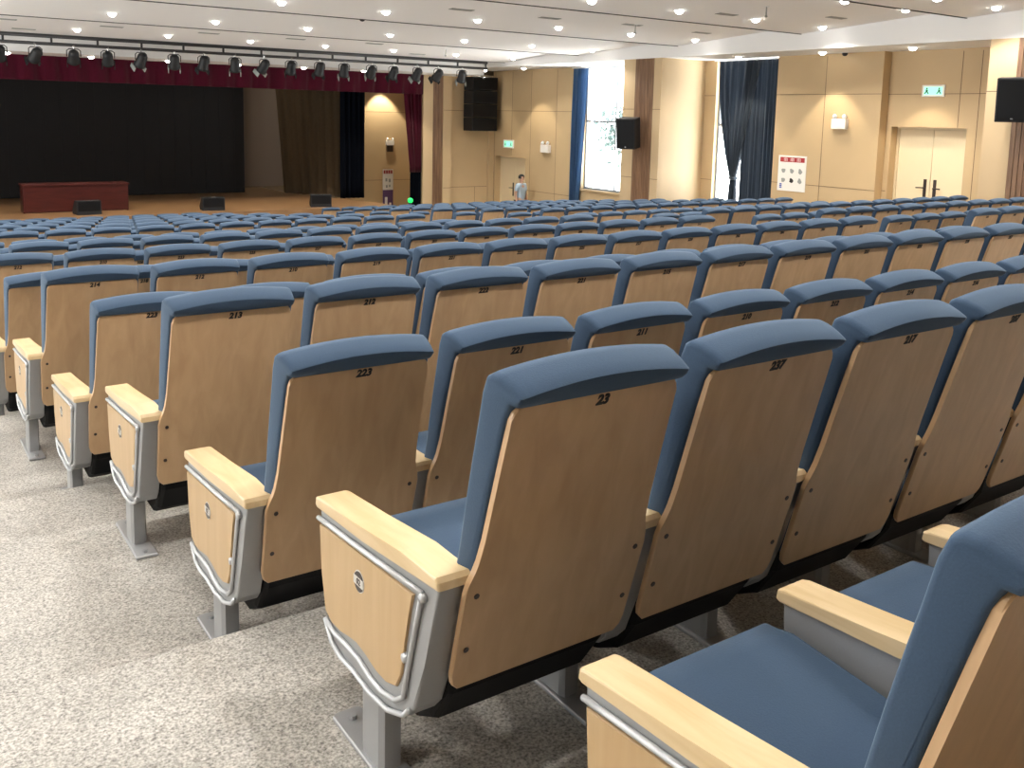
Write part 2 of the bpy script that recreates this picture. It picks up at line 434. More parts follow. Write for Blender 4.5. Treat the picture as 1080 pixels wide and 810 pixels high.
def drape(name, m, path, z0, z1, amp, waves, label, cat, group=None, taper=None, parent=None, nz=14, thick=.012, hem=None):
    """hanging cloth along a plan path, with folds; taper(k in 0..1 from top) -> (lo, hi) share of the width kept"""
    bm = bmesh.new(); nu = max(24, int(waves*10)); P = [Vector((*p, 0)) for p in path]
    L = [0]
    for a, b in zip(P, P[1:]): L.append(L[-1] + (b - a).length)
    def at(s):
        s *= L[-1]
        for i in range(len(P)-1):
            if s <= L[i+1] + 1e-9:
                d = (P[i+1] - P[i]).normalized(); return P[i] + d*(s - L[i]), Vector((-d.y, d.x, 0))
    rows = []
    ph = random.random()*6
    for j in range(nz+1):
        k = j/nz; z = z1 + (z0 - z1)*k
        lo, hi = taper(k) if taper else (0, 1)
        row = []
        for i in range(nu+1):
            s = i/nu; p, n = at(lo + (hi - lo)*s)
            a = amp*(.55 + .45*min(1, k*3))
            off = a*math.sin(2*PI*waves*s + ph + .5*math.sin(3*k + s*5)) + .35*a*math.sin(2*PI*waves*2.3*s + 1.3)
            zz = z + (hem(s)*k if hem else 0)
            q = p + n*off; row.append(bm.verts.new((q.x, q.y, zz)))
        rows.append(row)
    for a, b in zip(rows, rows[1:]):
        for i in range(nu): bm.faces.new([a[i], a[i+1], b[i+1], b[i]])
    bmesh.ops.solidify(bm, geom=bm.faces[:], thickness=thick)
    o = obj(name, bm, m, parent, smooth=True)
    if label: tag(o, label, cat, group)
    return o

drape('stage_valance', 'maroon', [(-2., 27.32), (15.1, 27.32)], .66, 1.31, .05, 30, 'long maroon velvet valance hanging over the stage opening', 'curtain')
rc = drape('side_curtain', 'maroon', [(14.35, 27.45), (15.1, 27.45)], -1.9, 1.30, .05, 5, 'maroon curtain gathered at the right edge of the stage opening', 'curtain',
      taper=lambda k: (min(.45, .05 + .42*k), 1))
drape('curtain_foot', 'navy_dark', [(14.35, 27.45), (15.1, 27.45)], -3.55, -1.9, .05, 5, None, None, taper=lambda k: (.46, 1), parent=rc)
drape('tan_stage_curtain', 'tan_drape', [(11.2, 31.05), (12.58, 28.25)], SZ + .02, 2.2, .07, 7, 'brown stage curtain hanging along the dim right side of the stage', 'curtain',
      taper=lambda k: (.02 + .16*k, 1))
drape('stage_leg_curtain', 'navy_dark', [(12.45, 28.0), (13.27, 27.95)], -2.74, 2.2, .06, 5, 'narrow black-navy leg curtain between brown curtain and lit wall', 'curtain')

# lectern table and monitors on the stage
t = empty('presidium_table', (4.4, 27.0, SZ), 0, 'long dark red-brown wooden table on the stage before the black screen', 'table')
bm = bmesh.new(); box(bm, (-1.3, -.32, .70), (1.3, .32, .745), .006); obj('tabletop', bm, 'mahogany', t)
bm = bmesh.new(); box(bm, (-1.26, -.28, .02), (1.26, -.255, .70)); obj('modesty_panel', bm, 'mahogany', t)
for s in (-1, 1):
    bm = bmesh.new(); box(bm, (s*1.26 - .02, -.255, 0), (s*1.26 + .02, .29, .70)); obj('side_panel', bm, 'mahogany', t)
def monitor(x, y, rz, label):
    t = empty('stage_monitor', (x, y, SZ), rz, label, 'speaker', 'floor monitors on the stage edge')
    bm = bmesh.new(); prism(bm, [(-.22, 0), (.22, 0), (.24, .1), (.02, .36), (-.2, .36)], lambda u, v, w: (w, u, v), -.3, .3, .012); obj('cabinet', bm, 'dark', t)
    bm = bmesh.new(); prism(bm, [(-.205, .03), (-.215, .02), (-.215, .34), (-.205, .35)], lambda u, v, w: (w, u, v), -.27, .27); obj('grille', bm, 'black', t)
    bm = bmesh.new(); box(bm, (-.07, -.2, .36), (.07, -.1, .368)); obj('carry_handle', bm, 'steel', t)
    return t
monitor(4.52, 26.1, .1, 'black wedge speaker on the stage in front of the brown table')
monitor(7.72, 26.0, -.1, 'black wedge speaker on the stage right of the brown table')
monitor(10.85, 25.85, -.3, 'black wedge speaker nearest the brown curtain at stage right')

# roll-up banner and wall box in the lit bay
t = empty('roll_up_banner', (14.9, 29.5, -3.594), 0, 'narrow roll-up banner with red heading and purple foot in the lit bay', 'banner')
bm = bmesh.new(); box(bm, (-.24, -.12, 0), (.24, .12, .08), .01); obj('base', bm, 'steel', t)
bm = bmesh.new(); box(bm, (-.2, -.005, .08), (.2, .005, 1.68)); s_ = obj('banner_sheet', bm, 'paper', t)
bm = bmesh.new(); box(bm, (-.2, -.009, .08), (.2, -.005, .95)); obj('purple_picture', bm, 'purple', s_)
bm = bmesh.new(); box(bm, (-.12, -.012, .3), (-.02, -.009, .7)); box(bm, (.05, -.012, .15), (.13, -.009, .5)); obj('pale_mark', bm, 'paper', s_)
bm = bmesh.new()
for i in range(4): box(bm, (-.17 + i*.09, -.009, 1.52), (-.17 + i*.09 + .07, -.005, 1.64))
obj('heading', bm, 'red', s_)
bm = bmesh.new()
for p, q in [((-.1, 1.25), (-.03, 1.36)), ((.03, 1.22), (.1, 1.34)), ((-.08, 1.03), (-.02, 1.12)), ((.04, 1.05), (.09, 1.13))]: box(bm, (p[0], -.009, p[1]), (q[0], -.005, q[1]))
obj('small_picture', bm, 'greyp', s_)
def emergency_lamp(loc, rz, label, body='paper', s=1.):
    t = empty('emergency_lamp', loc, rz, label, 'lamp')
    bm = bmesh.new(); box(bm, (-.15*s, -.09*s, -.1*s), (.15*s, 0, .08*s), .012); obj('housing', bm, 'paper', t)
    for k in (-1, 1):
        bm = bmesh.new(); lathe(bm, [(.015*s, 0), (.036*s, .015*s), (.04*s, .05*s), (.02*s, .06*s)], 16)
        bmesh.ops.rotate(bm, verts=bm.verts[:], cent=(0, 0, 0), matrix=Matrix.Rotation(R(70), 3, 'X'))
        bmesh.ops.translate(bm, verts=bm.verts[:], vec=(k*.1*s, -.03*s, .11*s)); obj('lamp_head', bm, 'alu', t, smooth=True)
    return t
emergency_lamp((15.2, 29.995, -1.0), 0, 'small white twin-head lamp on the lit wall beside the stage')
bm = bmesh.new(); box(bm, (15.1, 29.93, -1.33), (15.32, 30.0, -1.1), .01); tag(obj('wall_control_box', bm, 'badge'), 'small dark control box under the lamp on the lit stage wall', 'switch box')
t = empty('exit_lamp', (14.4, 26.9, -3.594), 0, 'small glowing green lamp low at the right corner of the stage', 'lamp')
bm = bmesh.new(); box(bm, (-.05, -.05, 0), (.05, .05, .74), .008); obj('lamp_post', bm, 'dark', t)
bm = bmesh.new(); lathe(bm, [(.04, .74), (.085, .78), (.085, .86), (.04, .90)], 16); obj('lamp_cap', bm, 'greenlamp', t, smooth=True)

# line-array loudspeaker hung on the proscenium wall
t = empty('hung_loudspeaker', (17.27, 27.25, -.52), 0, 'tall black loudspeaker array hung on the tan wall beside the stage', 'speaker')
for k in range(4):
    bm = bmesh.new(); z = .02 + k*.455; w = .50
    prism(bm, [(-w, z), (w, z), (w, z + .44), (-w, z + .44)], lambda u, v, q: (u, q, v), -.28, .30, .015); cab = obj('cabinet', bm, 'dark', t)
    bm = bmesh.new(); box(bm, (-w + .03, -.29, z + .03), (w - .03, -.28, z + .41)); obj('grille', bm, 'black', cab)
bm = bmesh.new(); tube(bm, [(-.3, 0, 1.8), (-.3, 0, 1.81 + .0)], .02); 
box(bm, (-.4, -.05, 1.835), (.4, .05, 1.875)); obj('rigging_bar', bm, 'steel', t)

# ---- lighting truss with its row of spotlights
TY, TZ0, TZ1 = 24.6, 1.45, 1.62
t = empty('lighting_truss', (9., TY, TZ0), 0, 'long dark ladder truss hanging across the hall before the stage', 'truss')
for nm, z in (('top_rail', TZ1 - TZ0), ('bottom_rail', 0)):
    bm = bmesh.new(); tube(bm, [(-10, 0, z), (6.8, 0, z)], .038, 10); obj(nm, bm, 'truss', t, smooth=True)
bm = bmesh.new(); box(bm, (-.022, -.022, .03), (.022, .022, TZ1 - TZ0 - .03)); u0 = obj('upright', bm, 'truss', t); u0.location.x = 6.75
for i in range(1, 14):
    u = u0.copy(); C.objects.link(u); u.parent = t; u.location.x = 6.75 - 1.01*i
for x in (-6.3, -.5, 5.3):
    bm = bmesh.new(); tube(bm, [(x, 0, TZ1 - TZ0), (x, 0, ceil_z(TY - .01)[0] - TZ0 + .02)], .012); obj('hanger_rod', bm, 'truss', t)
def spotlight(x, rz, tilt, label):
    t = empty('stage_spotlight', (x, TY, TZ0 - .03), rz, label, 'spotlight', 'stage spotlights hung on the truss')
    bm = bmesh.new(); tube(bm, [(0, 0, .03), (0, 0, -.06)], .014); box(bm, (-.03, -.03, -.005), (.03, .03, .05)); obj('clamp', bm, 'steel', t)
    bm = bmesh.new(); tube(bm, [(-.15, 0, -.24), (-.15, 0, -.1), (-.1, 0, -.06), (.1, 0, -.06), (.15, 0, -.1), (.15, 0, -.24)], .012); obj('yoke', bm, 'truss', t)
    mx = Matrix.Translation((0, 0, -.25)) @ Matrix.Rotation(tilt, 4, 'X')
    bm = bmesh.new(); lathe(bm, [(.07, -.2), (.115, -.14), (.125, .08), (.14, .1), (.14, .16), (.125, .165)], 18); bm.transform(mx); body = obj('can', bm, 'dark', t, smooth=True)
    bm = bmesh.new(); lathe(bm, [(.118, .15), (.118, .168)], 18); bm.transform(mx); obj('front_lens', bm, 'steel', body)
    bm = bmesh.new()
    for s in (-1, 1): box(bm, (s*.13, -.11, .16), (s*.15, .11, .27))
    bm.transform(mx); obj('barn_door', bm, 'greyp' if random.random() < .35 else 'dark', body)
sx = [2.54, 3.28, 4.1, 4.86, 5.63, 6.43, 7.16, 7.97, 8.74, 9.5, 10.32, 11.05, 11.89, 12.59, 13.36, 14.06, 14.89]
ords = ['first', 'second', 'third', 'fourth', 'fifth', 'sixth', 'seventh', 'eighth', 'ninth', 'tenth', 'eleventh', 'twelfth', 'thirteenth', 'fourteenth', 'fifteenth', 'sixteenth', 'seventeenth', 'eighteenth', 'nineteenth', 'twentieth', 'twenty-first', 'twenty-second', 'twenty-third', 'twenty-fourth', 'twenty-fifth']
for i, x in enumerate(sx):
    spotlight(x, random.uniform(-.5, .5), R(random.choice([-130, -125, -140, -150])), 'black stage spotlight on the ceiling truss, %s from its right end' % ords[16 - i])

# ---- downlights
proto = empty('ceiling_downlight', (0, 0, -50), 0, 'x', 'downlight', 'recessed ceiling downlights')
bm = bmesh.new(); n = 28
prof = [(.077, -.003), (.086, -.008), (.092, -.004), (.092, .006), (.077, .006)]
rings = [[bm.verts.new((r_*math.cos(2*PI*k/n), r_*math.sin(2*PI*k/n), z)) for k in range(n)] for r_, z in prof]
for a, b in zip(rings, rings[1:] + rings[:1]):
    for k in range(n): bm.faces.new([a[k], a[(k+1) % n], b[(k+1) % n], b[k]])
obj('trim_ring', bm, 'winframe', proto, smooth=True)
bm = bmesh.new(); lathe(bm, [(.012, -.060), (.040, -.054), (.062, -.036), (.074, -.012), (.076, .004)], 24); obj('lens', bm, 'lens', proto, smooth=True)  # lens bulged into a dome to imitate the lamp's round bloom
LD = bpy.data.lights.new('downlight_beam', 'SPOT'); LD.energy = 78; LD.spot_size = R(142); LD.spot_blend = .5; LD.shadow_soft_size = .075; LD.color = (1, .965, .915)
LW = bpy.data.lights.new('wall_washer_beam', 'SPOT'); LW.energy = 85; LW.spot_size = R(78); LW.spot_blend = .22; LW.shadow_soft_size = .06; LW.color = (1, .90, .72)
LB = LW.copy(); LB.energy = 210
lo = bpy.data.objects.new('beam', LD); C.objects.link(lo); lo.parent = proto; lo.location = (0, 0, -.14)
first = True
def downlight(x, y, z, ax, label, ld=LD, group='recessed ceiling downlights'):
    global first
    if first: o = proto; first = False
    else: o = copy_tree(proto)
    o.location = (x, y, z); o.rotation_euler = (ax, 0, 0); o['label'] = label; o['group'] = group
    for c in o.children:
        if c.type == 'LIGHT':
            c.data = ld
    return o
rows_y = [1.55, 5.1, 8.72, 12.4, 15.95, 19.72, 23.45]
rname = ['seventh', 'sixth', 'fifth', 'fourth', 'third', 'second', 'first']
for j, y in enumerate(rows_y):
    z, a = ceil_z(y)
    for i in range(12):
        x = 15.98 - (.25 if abs(y - 8.72) < .1 else 0) if i == 0 else 16 - 2*i
        downlight(x, y, z - .006, a, 'round recessed downlight, %s row from the stage, %s from the white right-hand bulkhead' % (rname[j], ords[i]))
z, a = ceil_z(10.25)
for i, x in enumerate((15.5, 13.75)): downlight(x, 10.25, z - .006, a, 'round recessed downlight in the in-between row above the door aisle, %s from the bulkhead' % ords[i])
for i, y in enumerate((9.0, 11.15, 13.3, 15.7, 19.6, 24.7, 27.0, 5.5, 2.5)):
    downlight(17.2 if y < 17 else 17.25, y, 1.546, 0, 'round wall-washing downlight in the right-hand soffit, %s' % ['nearest the viewer by the pillar', 'above the exit-sign doors', 'above the white emergency lamp', 'above the navy curtain', 'between pillar and window', 'above the far emergency lamp', 'above the far door', 'past the right-hand pillar, nearer the viewer', 'furthest past the right-hand pillar'][i], LW, 'soffit wall washers')
for i in range(7):
    downlight(2.9 + 1.93*i, 26.5, 1.297, 0, 'small recessed light in the stage soffit, %s from the left' % ords[i], LW, 'stage soffit lights')
downlight(14.85, 29.55, 1.347, 0, 'recessed light above the lit wooden bay beside the stage', LB, 'stage soffit lights')

# ---- small ceiling fittings
def on_ceiling(x, y, z):          # slide along the line of sight to the ceiling board
    k = 1.
    for _ in range(30): k = ceil_z(y*k)[0]/z
    return x*k, y*k
vent_at = [(3.23, 25.95, 'far left'), (4.73, 23.4, ''), (6.95, 23.4, ''), (9.13, 23.31, ''), (11.24, 23.09, ''), (14.07, 25.91, ''), (8.72, 14.44, ''), (10.64, 14.43, ''), (12.51, 14.22, ''), (12.41, 11.65, ''), (14.62, 14.41, ''), (14.08, 10.65, ''), (2.53, 23.35, '')]
vp = None
vlab = ['half hidden behind the truss at far left', 'left of the stage table, above the truss', 'above the right end of the black screen', 'above the beige backdrop', 'above the lit bay beside the stage', 'nearest the hung loudspeaker', 'leftmost at the top of the picture', 'second from left in the near row', 'with a short rod, third in the near row', 'behind the rod at the upper right', 'right end of the near row', 'above the double door near the bulkhead', 'at the left edge of the picture']
for (x, y, _), lb in zip(vent_at, vlab):
    x, y = on_ceiling(x, y, 1.85); z, a = ceil_z(y)
    if vp is None:
        vp = empty('ceiling_vent', (x, y, z), 0, None, 'vent', 'slot vents in the ceiling')
        bm = bmesh.new(); box(bm, (-.24, -.07, -.006), (.24, -.05, .004)); box(bm, (-.24, .05, -.006), (.24, .07, .004)); box(bm, (-.24, -.05, -.006), (-.22, .05, .004)); box(bm, (.22, -.05, -.006), (.24, .05, .004)); obj('frame', bm, 'greyp', vp)
        bm = bmesh.new()
        for k in range(4): box(bm, (-.22, -.045 + k*.024, -.004), (.22, -.033 + k*.024, .003))
        obj('louvre', bm, 'greyp', vp); o = vp
    else: o = copy_tree(vp)
    o.location = (x, y, z - .002); o.rotation_euler = (a, 0, 0); o['label'] = 'grey slot vent in the ceiling, ' + lb
for x, y, lb in ((12.53, 14.15, 'above the nearer window'), (12.0, 10.42, 'at the top right, near the viewer'), (13.59, 23.35, 'above the end of the truss')):
    x, y = on_ceiling(x, y, 1.85); z, a = ceil_z(y)
    t = empty('ceiling_sprinkler', (x, y, z), 0, 'thin drop rod hanging from the ceiling ' + lb, 'sprinkler')
    bm = bmesh.new(); lathe(bm, [(.045, -.008), (.05, .004)], 16); obj('rosette', bm, 'alu', t)
    bm = bmesh.new(); tube(bm, [(0, 0, 0), (0, 0, -.16)], .011); lathe(bm, [(.018, -.19), (.03, -.175), (.012, -.15)], 10); obj('drop_rod', bm, 'greyp', t)
def dome(loc, label):
    t = empty('dome_camera', loc, 0, label, 'camera')
    bm = bmesh.new(); lathe(bm, [(.05, -.02), (.075, -.015), (.075, .0)], 18); obj('mount', bm, 'alu', t)
    bm = bmesh.new(); lathe(bm, [(.008, -.085), (.04, -.075), (.06, -.045), (.06, -.018)], 18); obj('dome', bm, 'dark', t, smooth=True)
x, y = on_ceiling(10.9, 21.0, 1.85); dome((9.0*.93, 17.75, ceil_z(17.75)[0] - .002), 'small black dome camera on a ceiling groove above the stage')
dome((17.5, 12.95, 1.548), 'small black dome camera under the soffit above the emergency lamp')

# ---- wall fittings on the right wall
emergency_lamp((XR - .252, 13.1, .02), -PI/2, 'white twin-head emergency lamp on the tan wall left of the double door', s=1.25)
emergency_lamp((XR - .002, 24.35, -.98), -PI/2, 'white twin-head emergency lamp between the far door and the window', s=1.4)
def exit_sign(loc, w, h, label):
    t = empty('exit_sign', loc, -PI/2, label, 'sign')
    bm = bmesh.new(); box(bm, (-w/2, -.03, -h/2), (w/2, 0, h/2), .004); obj('housing', bm, 'paper', t)
    bm = bmesh.new(); box(bm, (-w*.40, -.034, -h*.34), (w*.40, -.03, h*.34)); pl = obj('lit_panel', bm, 'exit_pale', t)
    bm = bmesh.new()
    for s in (-1, 1):
        c = s*w*.27
        lathe_pts = [(c + .018*math.cos(a), h*.2 + .018*math.sin(a)) for a in [2*PI*k/10 for k in range(10)]]
        prism(bm, lathe_pts, lambda u, v, q: (u, q, v), -.037, -.034)
        prism(bm, [(c - .03, h*.12), (c + .025, h*.1), (c + .02, -h*.06), (c + .05, -h*.22), (c + .03, -h*.27), (c, -h*.1), (c - .045, -h*.27), (c - .06, -h*.22), (c - .02, -h*.02)], lambda u, v, q: (u, q, v), -.037, -.034)
    obj('running_figure', bm, 'exit_dark', pl)
    return t
exit_sign((XR - .002, 11.12, .72), .5, .24, 'green and white lit exit sign above the near double door')
exit_sign((XR - .002, 26.55, -.92), .62, .28, 'small green and white lit exit sign above the far door')
t = empty('notice_poster', (XR - .252, 14.36, -1.17), -PI/2, 'white notice poster with red heading and six small pictures on tan wall', 'poster')
bm = bmesh.new(); box(bm, (-.40, -.012, -.41), (.40, 0, .42)); sh = obj('sheet', bm, 'paper', t)
bm = bmesh.new(); box(bm, (-.35, -.015, .27), (.35, -.012, .38)); hd = obj('heading_band', bm, 'red', sh)
bm = bmesh.new()
for c in (-.19, 0, .19):      # three blocky characters
    for (a, b_) in [((-.055, .345), (.055, .357)), ((-.055, .292), (.055, .302)), ((-.008, .285), (.008, .37)), ((-.05, .32), (.05, .329)), ((-.05, .29), (-.037, .357)), ((.037, .29), (.05, .357))]:
        box(bm, (c + a[0], -.017, a[1]), (c + b_[0], -.015, b_[1]))
obj('heading_character', bm, 'pinkish', hd)
for r_, z in enumerate((.06, -.16)):
    for c, x in enumerate((-.24, 0, .24)):
        bm = bmesh.new(); k = 12
        prism(bm, [(x + (.055 + .014*math.sin(3*a + r_ + c))*math.cos(a), z + (.06 + .012*math.cos(2*a + c))*math.sin(a)) for a in [2*PI*q/k for q in range(k)]], lambda u, v, q: (u, q, v), -.015, -.012)
        obj('small_picture', bm, 'ink' if (r_, c) == (1, 1) else 'greyp', sh)
bm = bmesh.new()
for z in (-.27, -.31, -.35): box(bm, (-.335, -.015, z), (-.27, -.012, z + .03))
obj('blue_mark', bm, 'bluep', sh)

# loudspeakers bracketed to the pillars
def wall_speaker(loc, rz, w, h, d, label, tilt=.12):
    t = empty('wall_loudspeaker', loc, rz, label, 'speaker')
    bm = bmesh.new(); box(bm, (-w/2, -d, -h/2), (w/2, 0, h/2), .015)
    mx = Matrix.Rotation(tilt, 4, 'X'); bm.transform(mx); cab = obj('cabinet', bm, 'dark', t)
    bm = bmesh.new(); box(bm, (-w/2 + .025, -d - .012, -h/2 + .03), (w/2 - .025, -d, h/2 - .03), .006); bm.transform(mx); obj('grille', bm, 'black', cab)
    bm = bmesh.new(); box(bm, (-.02, -d - .015, -h/2 + .05), (.02, -d - .012, -h/2 + .07)); bm.transform(mx); obj('plate_mark', bm, 'steel', cab)
    bm = bmesh.new(); tube(bm, [(0, .02, -.02), (0, .2, 0)], .025); box(bm, (-.08, .17, -.1), (.08, .2, .1)); obj('bracket', bm, 'truss', t)
wall_speaker((XF - .20, 18.35, -.32), R(-62), .50, .78, .42, 'black loudspeaker tilted on the slatted pillar beside the far window')
wall_speaker((XF - .20, 8.52, .50), R(-68), .52, .74, .42, 'black loudspeaker high on the slatted pillar at the right edge', .08)

# curtains at the windows
c1 = drape('window_curtain', 'blue_curtain', [(XR - .12, 22.95), (XR - .12, 22.25)], -3.1, 1.5, .05, 4, 'blue curtain drawn aside at the left of the far window', 'curtain',
      taper=lambda k: (0, 1 - .45*k))
drape('window_curtain', 'navy', [(XR - .14, 16.9), (XR - .14, 15.55)], -1.40, 1.5, .05, 6, 'navy curtain at the near window, tied back to a narrow waist', 'curtain',
      taper=lambda k: (.10*k + .30*k**2.2, 1 - .05*k - .42*k**1.2))
tied = [o for o in C.objects if o.get('label', '').startswith('navy curtain at the near')][0]
drape('curtain_tail', 'navy', [(XR - .14, 16.9), (XR - .14, 15.55)], -2.75, -1.40, .05, 6, None, None, taper=lambda k: (.40 - .05*k, .53 + .03*k), parent=tied)
bm = bmesh.new(); box(bm, (XR - .21, 16.17, -1.44), (XR - .07, 16.37, -1.37), .01); obj('tie_band', bm, 'navy', tied)
drape('window_curtain', 'navy', [(XR - .13, 16.03), (XR - .13, 14.98)], -2.75, 1.5, .055, 8, 'navy curtain hanging straight at the near window, beside the notice poster', 'curtain')
for nm, a, b, lb in (('curtain_track', 15.0, 17.1, 'thin curtain rail under the soffit at the near window'), ('curtain_track', 20.0, 23.0, 'thin curtain rail under the soffit at the far window')):
    bm = bmesh.new(); tube(bm, [(XR - .13, a, 1.52), (XR - .13, b, 1.52)], .015); tag(obj(nm, bm, 'alu'), lb, 'rail')

# ------------------------------------------------------------------ auditorium chairs
H = 1.05; TILT = .274
def pp(x, s_dz, off=0.):              # a point on the slanted back plane, s_dz metres above its top edge (negative = below)
    return Vector((x, -TILT*s_dz + off*.964, H + s_dz + off*.264))

def back_panel_mesh():
    bm = bmesh.new()
    right = [(.20, 0), (.215, -.004), (.224, -.014), (.227, -.03), (.233, -.316), (.238, -.37), (.243, -.392), (.252, -.418), (.259, -.447), (.254, -.67), (.247, -.695), (.23, -.712)]
    out = right + [(-x, z) for x, z in right[::-1]]
    prism(bm, out, lambda u, v, t: pp(u, v, t), -.002, .014, .003, seg=1)
    for s in (-1, 1):
        for z in (-.455, -.60):
            a = [(s*.228 + .007*math.cos(q), z + .007*math.sin(q)) for q in [2*PI*k/8 for k in range(8)]]
            prism(bm, a, lambda u, v, t: pp(u, v, t), -.004, -.001, mi=1)
    return bm

def back_cushion_mesh():
    prof = [(.155, -.52, 0, .935), (.088, -.26, 0, .935), (.020, -.03, 0, .935), (.006, .002, 0, .955), (-.012, .001, .0, 1), (-.026, .012, .4, 1), (-.0335, .0215, 1, 1), (-.0348, .0255, 1, 1), (-.031, .0300, 1, 1), (-.005, .0430, 1, 1), (.03, .0560, 1, 1), (.058, .0605, .95, 1), (.077, .050, .8, 1), (.091, .016, .5, 1),
            (.104, -.04, .2, 1), (.127, -.134, 0, 1), (.149, -.227, 0, 1), (.174, -.342, 0, 1), (.196, -.43, 0, 1), (.206, -.475, 0, 1), (.198, -.505, 0, 1), (.18, -.52, 0, .97)]
    xs = [-.248, -.2465, -.241, -.23, -.2, -.15, -.1, -.05, 0, .05, .1, .15, .2, .23, .241, .2465, .248]
    ins = [.014, .006, .0015, 0, 0, 0, 0, 0, 0, 0, 0, 0, 0, 0, .0015, .006, .014]
    n = len(prof); bm = bmesh.new(); rings = []
    for x, q in zip(xs, ins):
        pts = [Vector((y, z + .021*a*(1 - (x/.25)**2))) for y, z, a, _ in prof]
        rg = []
        for i, p in enumerate(pts):
            d = (pts[(i+1) % n] - pts[i-1]).normalized(); p2 = p + Vector((d.y, -d.x))*q
            t = ((p.x + TILT*p.y)/1.037 - .014)/.085          # depth in front of the panel: the flanks taper evenly to the back
            rg.append(bm.verts.new((x*(.952 + .048*t), p2.x, H + p2.y)))
        rings.append(rg)
    for a, b in zip(rings, rings[1:]):
        for i in range(n): bm.faces.new([a[i], a[(i+1) % n], b[(i+1) % n], b[i]])
    bm.faces.new(rings[0]); bm.faces.new(rings[-1][::-1])
    return bm

def seat_cushion_mesh():
    bm = bmesh.new()
    prof = [(.228, .362), (.222, .478), (.236, .494), (.45, .510), (.66, .530), (.725, .526), (.755, .500), (.765, .45), (.752, .39), (.70, .357)]
    prism(bm, prof, lambda u, v, t: (t, u, v), -.222, .222, .016, seg=3)
    return bm

def seat_pan_mesh():
    bm = bmesh.new()
    prof = [(.222, .358), (.232, .30), (.30, .20), (.38, .158), (.48, .16), (.60, .24), (.715, .352)]
    prism(bm, prof, lambda u, v, t: (t, u, v), -.235, .235, .02, seg=2)
    return bm

AX0, AX1 = -.315, -.235            # armrest across
def arm_mesh():
    bm = bmesh.new()
    prof = [(.132, -.426), (.134, -.408), (.143, -.398), (.30, -.403), (.55, -.430), (.775, -.447), (.792, -.452), (.796, -.474), (.785, -.480), (.5, -.460)]
    prism(bm, prof, lambda u, v, t: (t, u, H + v), AX0 - .006, AX1 + .007, .006, seg=2)
    return bm
def frame_mesh():
    bm = bmesh.new()
    prof = [(.140, -.426), (.203, -.64), (.248, -.765), (.275, -.795), (.36, -.828), (.46, -.845), (.58, -.858), (.672, -.850), (.708, -.82), (.738, -.76), (.768, -.64), (.782, -.479), (.5, -.460)]
    prism(bm, prof, lambda u, v, t: (t, u, H + v), AX0 + .004, AX1, .006, seg=2)
    return bm
def bars_mesh():
    bm = bmesh.new(); x = AX0 - .0015
    def P(l): return [(x, y, H + z) for y, z in l]
    tube(bm, P([(.782, -.507), (.70, -.501), (.45, -.483), (.205, -.462)]), .007, 8)
    tube(bm, P([(.205, -.462), (.235, -.56), (.272, -.69), (.29, -.755), (.33, -.785), (.40, -.802), (.46, -.800), (.53, -.785), (.60, -.785), (.68, -.79), (.735, -.775)]), .0065, 8)
    tube(bm, P([(.262, -.772), (.29, -.80), (.37, -.832), (.47, -.842), (.56, -.835), (.64, -.838), (.695, -.825), (.740, -.775)]), .0065, 8)
    for y, z in ((.20, -.470), (.278, -.65)):
        c = [(y + .011*math.cos(a), z + .011*math.sin(a)) for a in [2*PI*k/10 for k in range(10)]]
        prism(bm, c, lambda u, v, t: (t, u, H + v), x - .008, x + .004)
    return bm
def inlay_mesh():
    bm = bmesh.new()
    prof = [(.772, -.522), (.758, -.65), (.735, -.752), (.69, -.768), (.637, -.766), (.585, -.752), (.54, -.742), (.49, -.75), (.43, -.762), (.375, -.765), (.325, -.748), (.30, -.705), (.285, -.625), (.262, -.53), (.246, -.484), (.5, -.5)]
    prism(bm, prof, lambda u, v, t: (t, u, H + v), AX0 - .003, AX0 + .010, .003, seg=1)
    return bm
def badge_mesh():
    bm = bmesh.new(); c = (.522, -.575)
    prism(bm, [(c[0] + .026*math.cos(a), c[1] + .026*math.sin(a)) for a in [2*PI*k/20 for k in range(20)]], lambda u, v, t: (t, u, H + v), AX0 - .0055, AX0 - .002)
    prism(bm, [(c[0] + .029*math.cos(a), c[1] + .029*math.sin(a)) for a in [2*PI*k/20 for k in range(20)]], lambda u, v, t: (t, u, H + v), AX0 - .0040, AX0 - .002, mi=1)
    box(bm, (AX0 - .0062, c[0] - .027, H + c[1] - .011), (AX0 - .002, c[0] + .027, H + c[1] + .011), mi=1)
    return bm
def post_mesh():
    bm = bmesh.new(); cx = (AX0 + AX1)/2
    prism(bm, [(cx - .022, .42), (cx + .022, .42), (cx + .03, .44), (cx + .03, .525), (cx + .022, .545), (cx - .022, .545), (cx - .03, .525), (cx - .03, .44)], lambda u, v, t: (u, v, t), .006, .24)
    return bm
def foot_mesh():
    bm = bmesh.new(); cx = (AX0 + AX1)/2
    prism(bm, [(cx - .042, .30), (cx + .042, .30), (cx + .042, .69), (cx + .03, .70), (cx - .03, .70), (cx - .042, .69)], lambda u, v, t: (u, v, t), 0, .014, .003, seg=1)
    for y in (.335, .655):
        a = [(cx + .011*math.cos(q), y + .011*math.sin(q)) for q in [2*PI*k/6 for k in range(6)]]
        prism(bm, a, lambda u, v, t: (u, v, t), .012, .024)
    return bm
_me = {}
def mesh_of(key, fn, m, smooth=False):
    if key not in _me:
        o = obj(key, fn(), m, None, smooth); _me[key] = o.data
        C.objects.unlink(o); bpy.data.objects.remove(o)
    return _me[key]
def part(name, key, fn, m, parent, smooth=False, dx=0.):
    o = bpy.data.objects.new(name, mesh_of(key, fn, m, smooth)); C.objects.link(o); o.parent = parent; o.location.x = dx
    return o
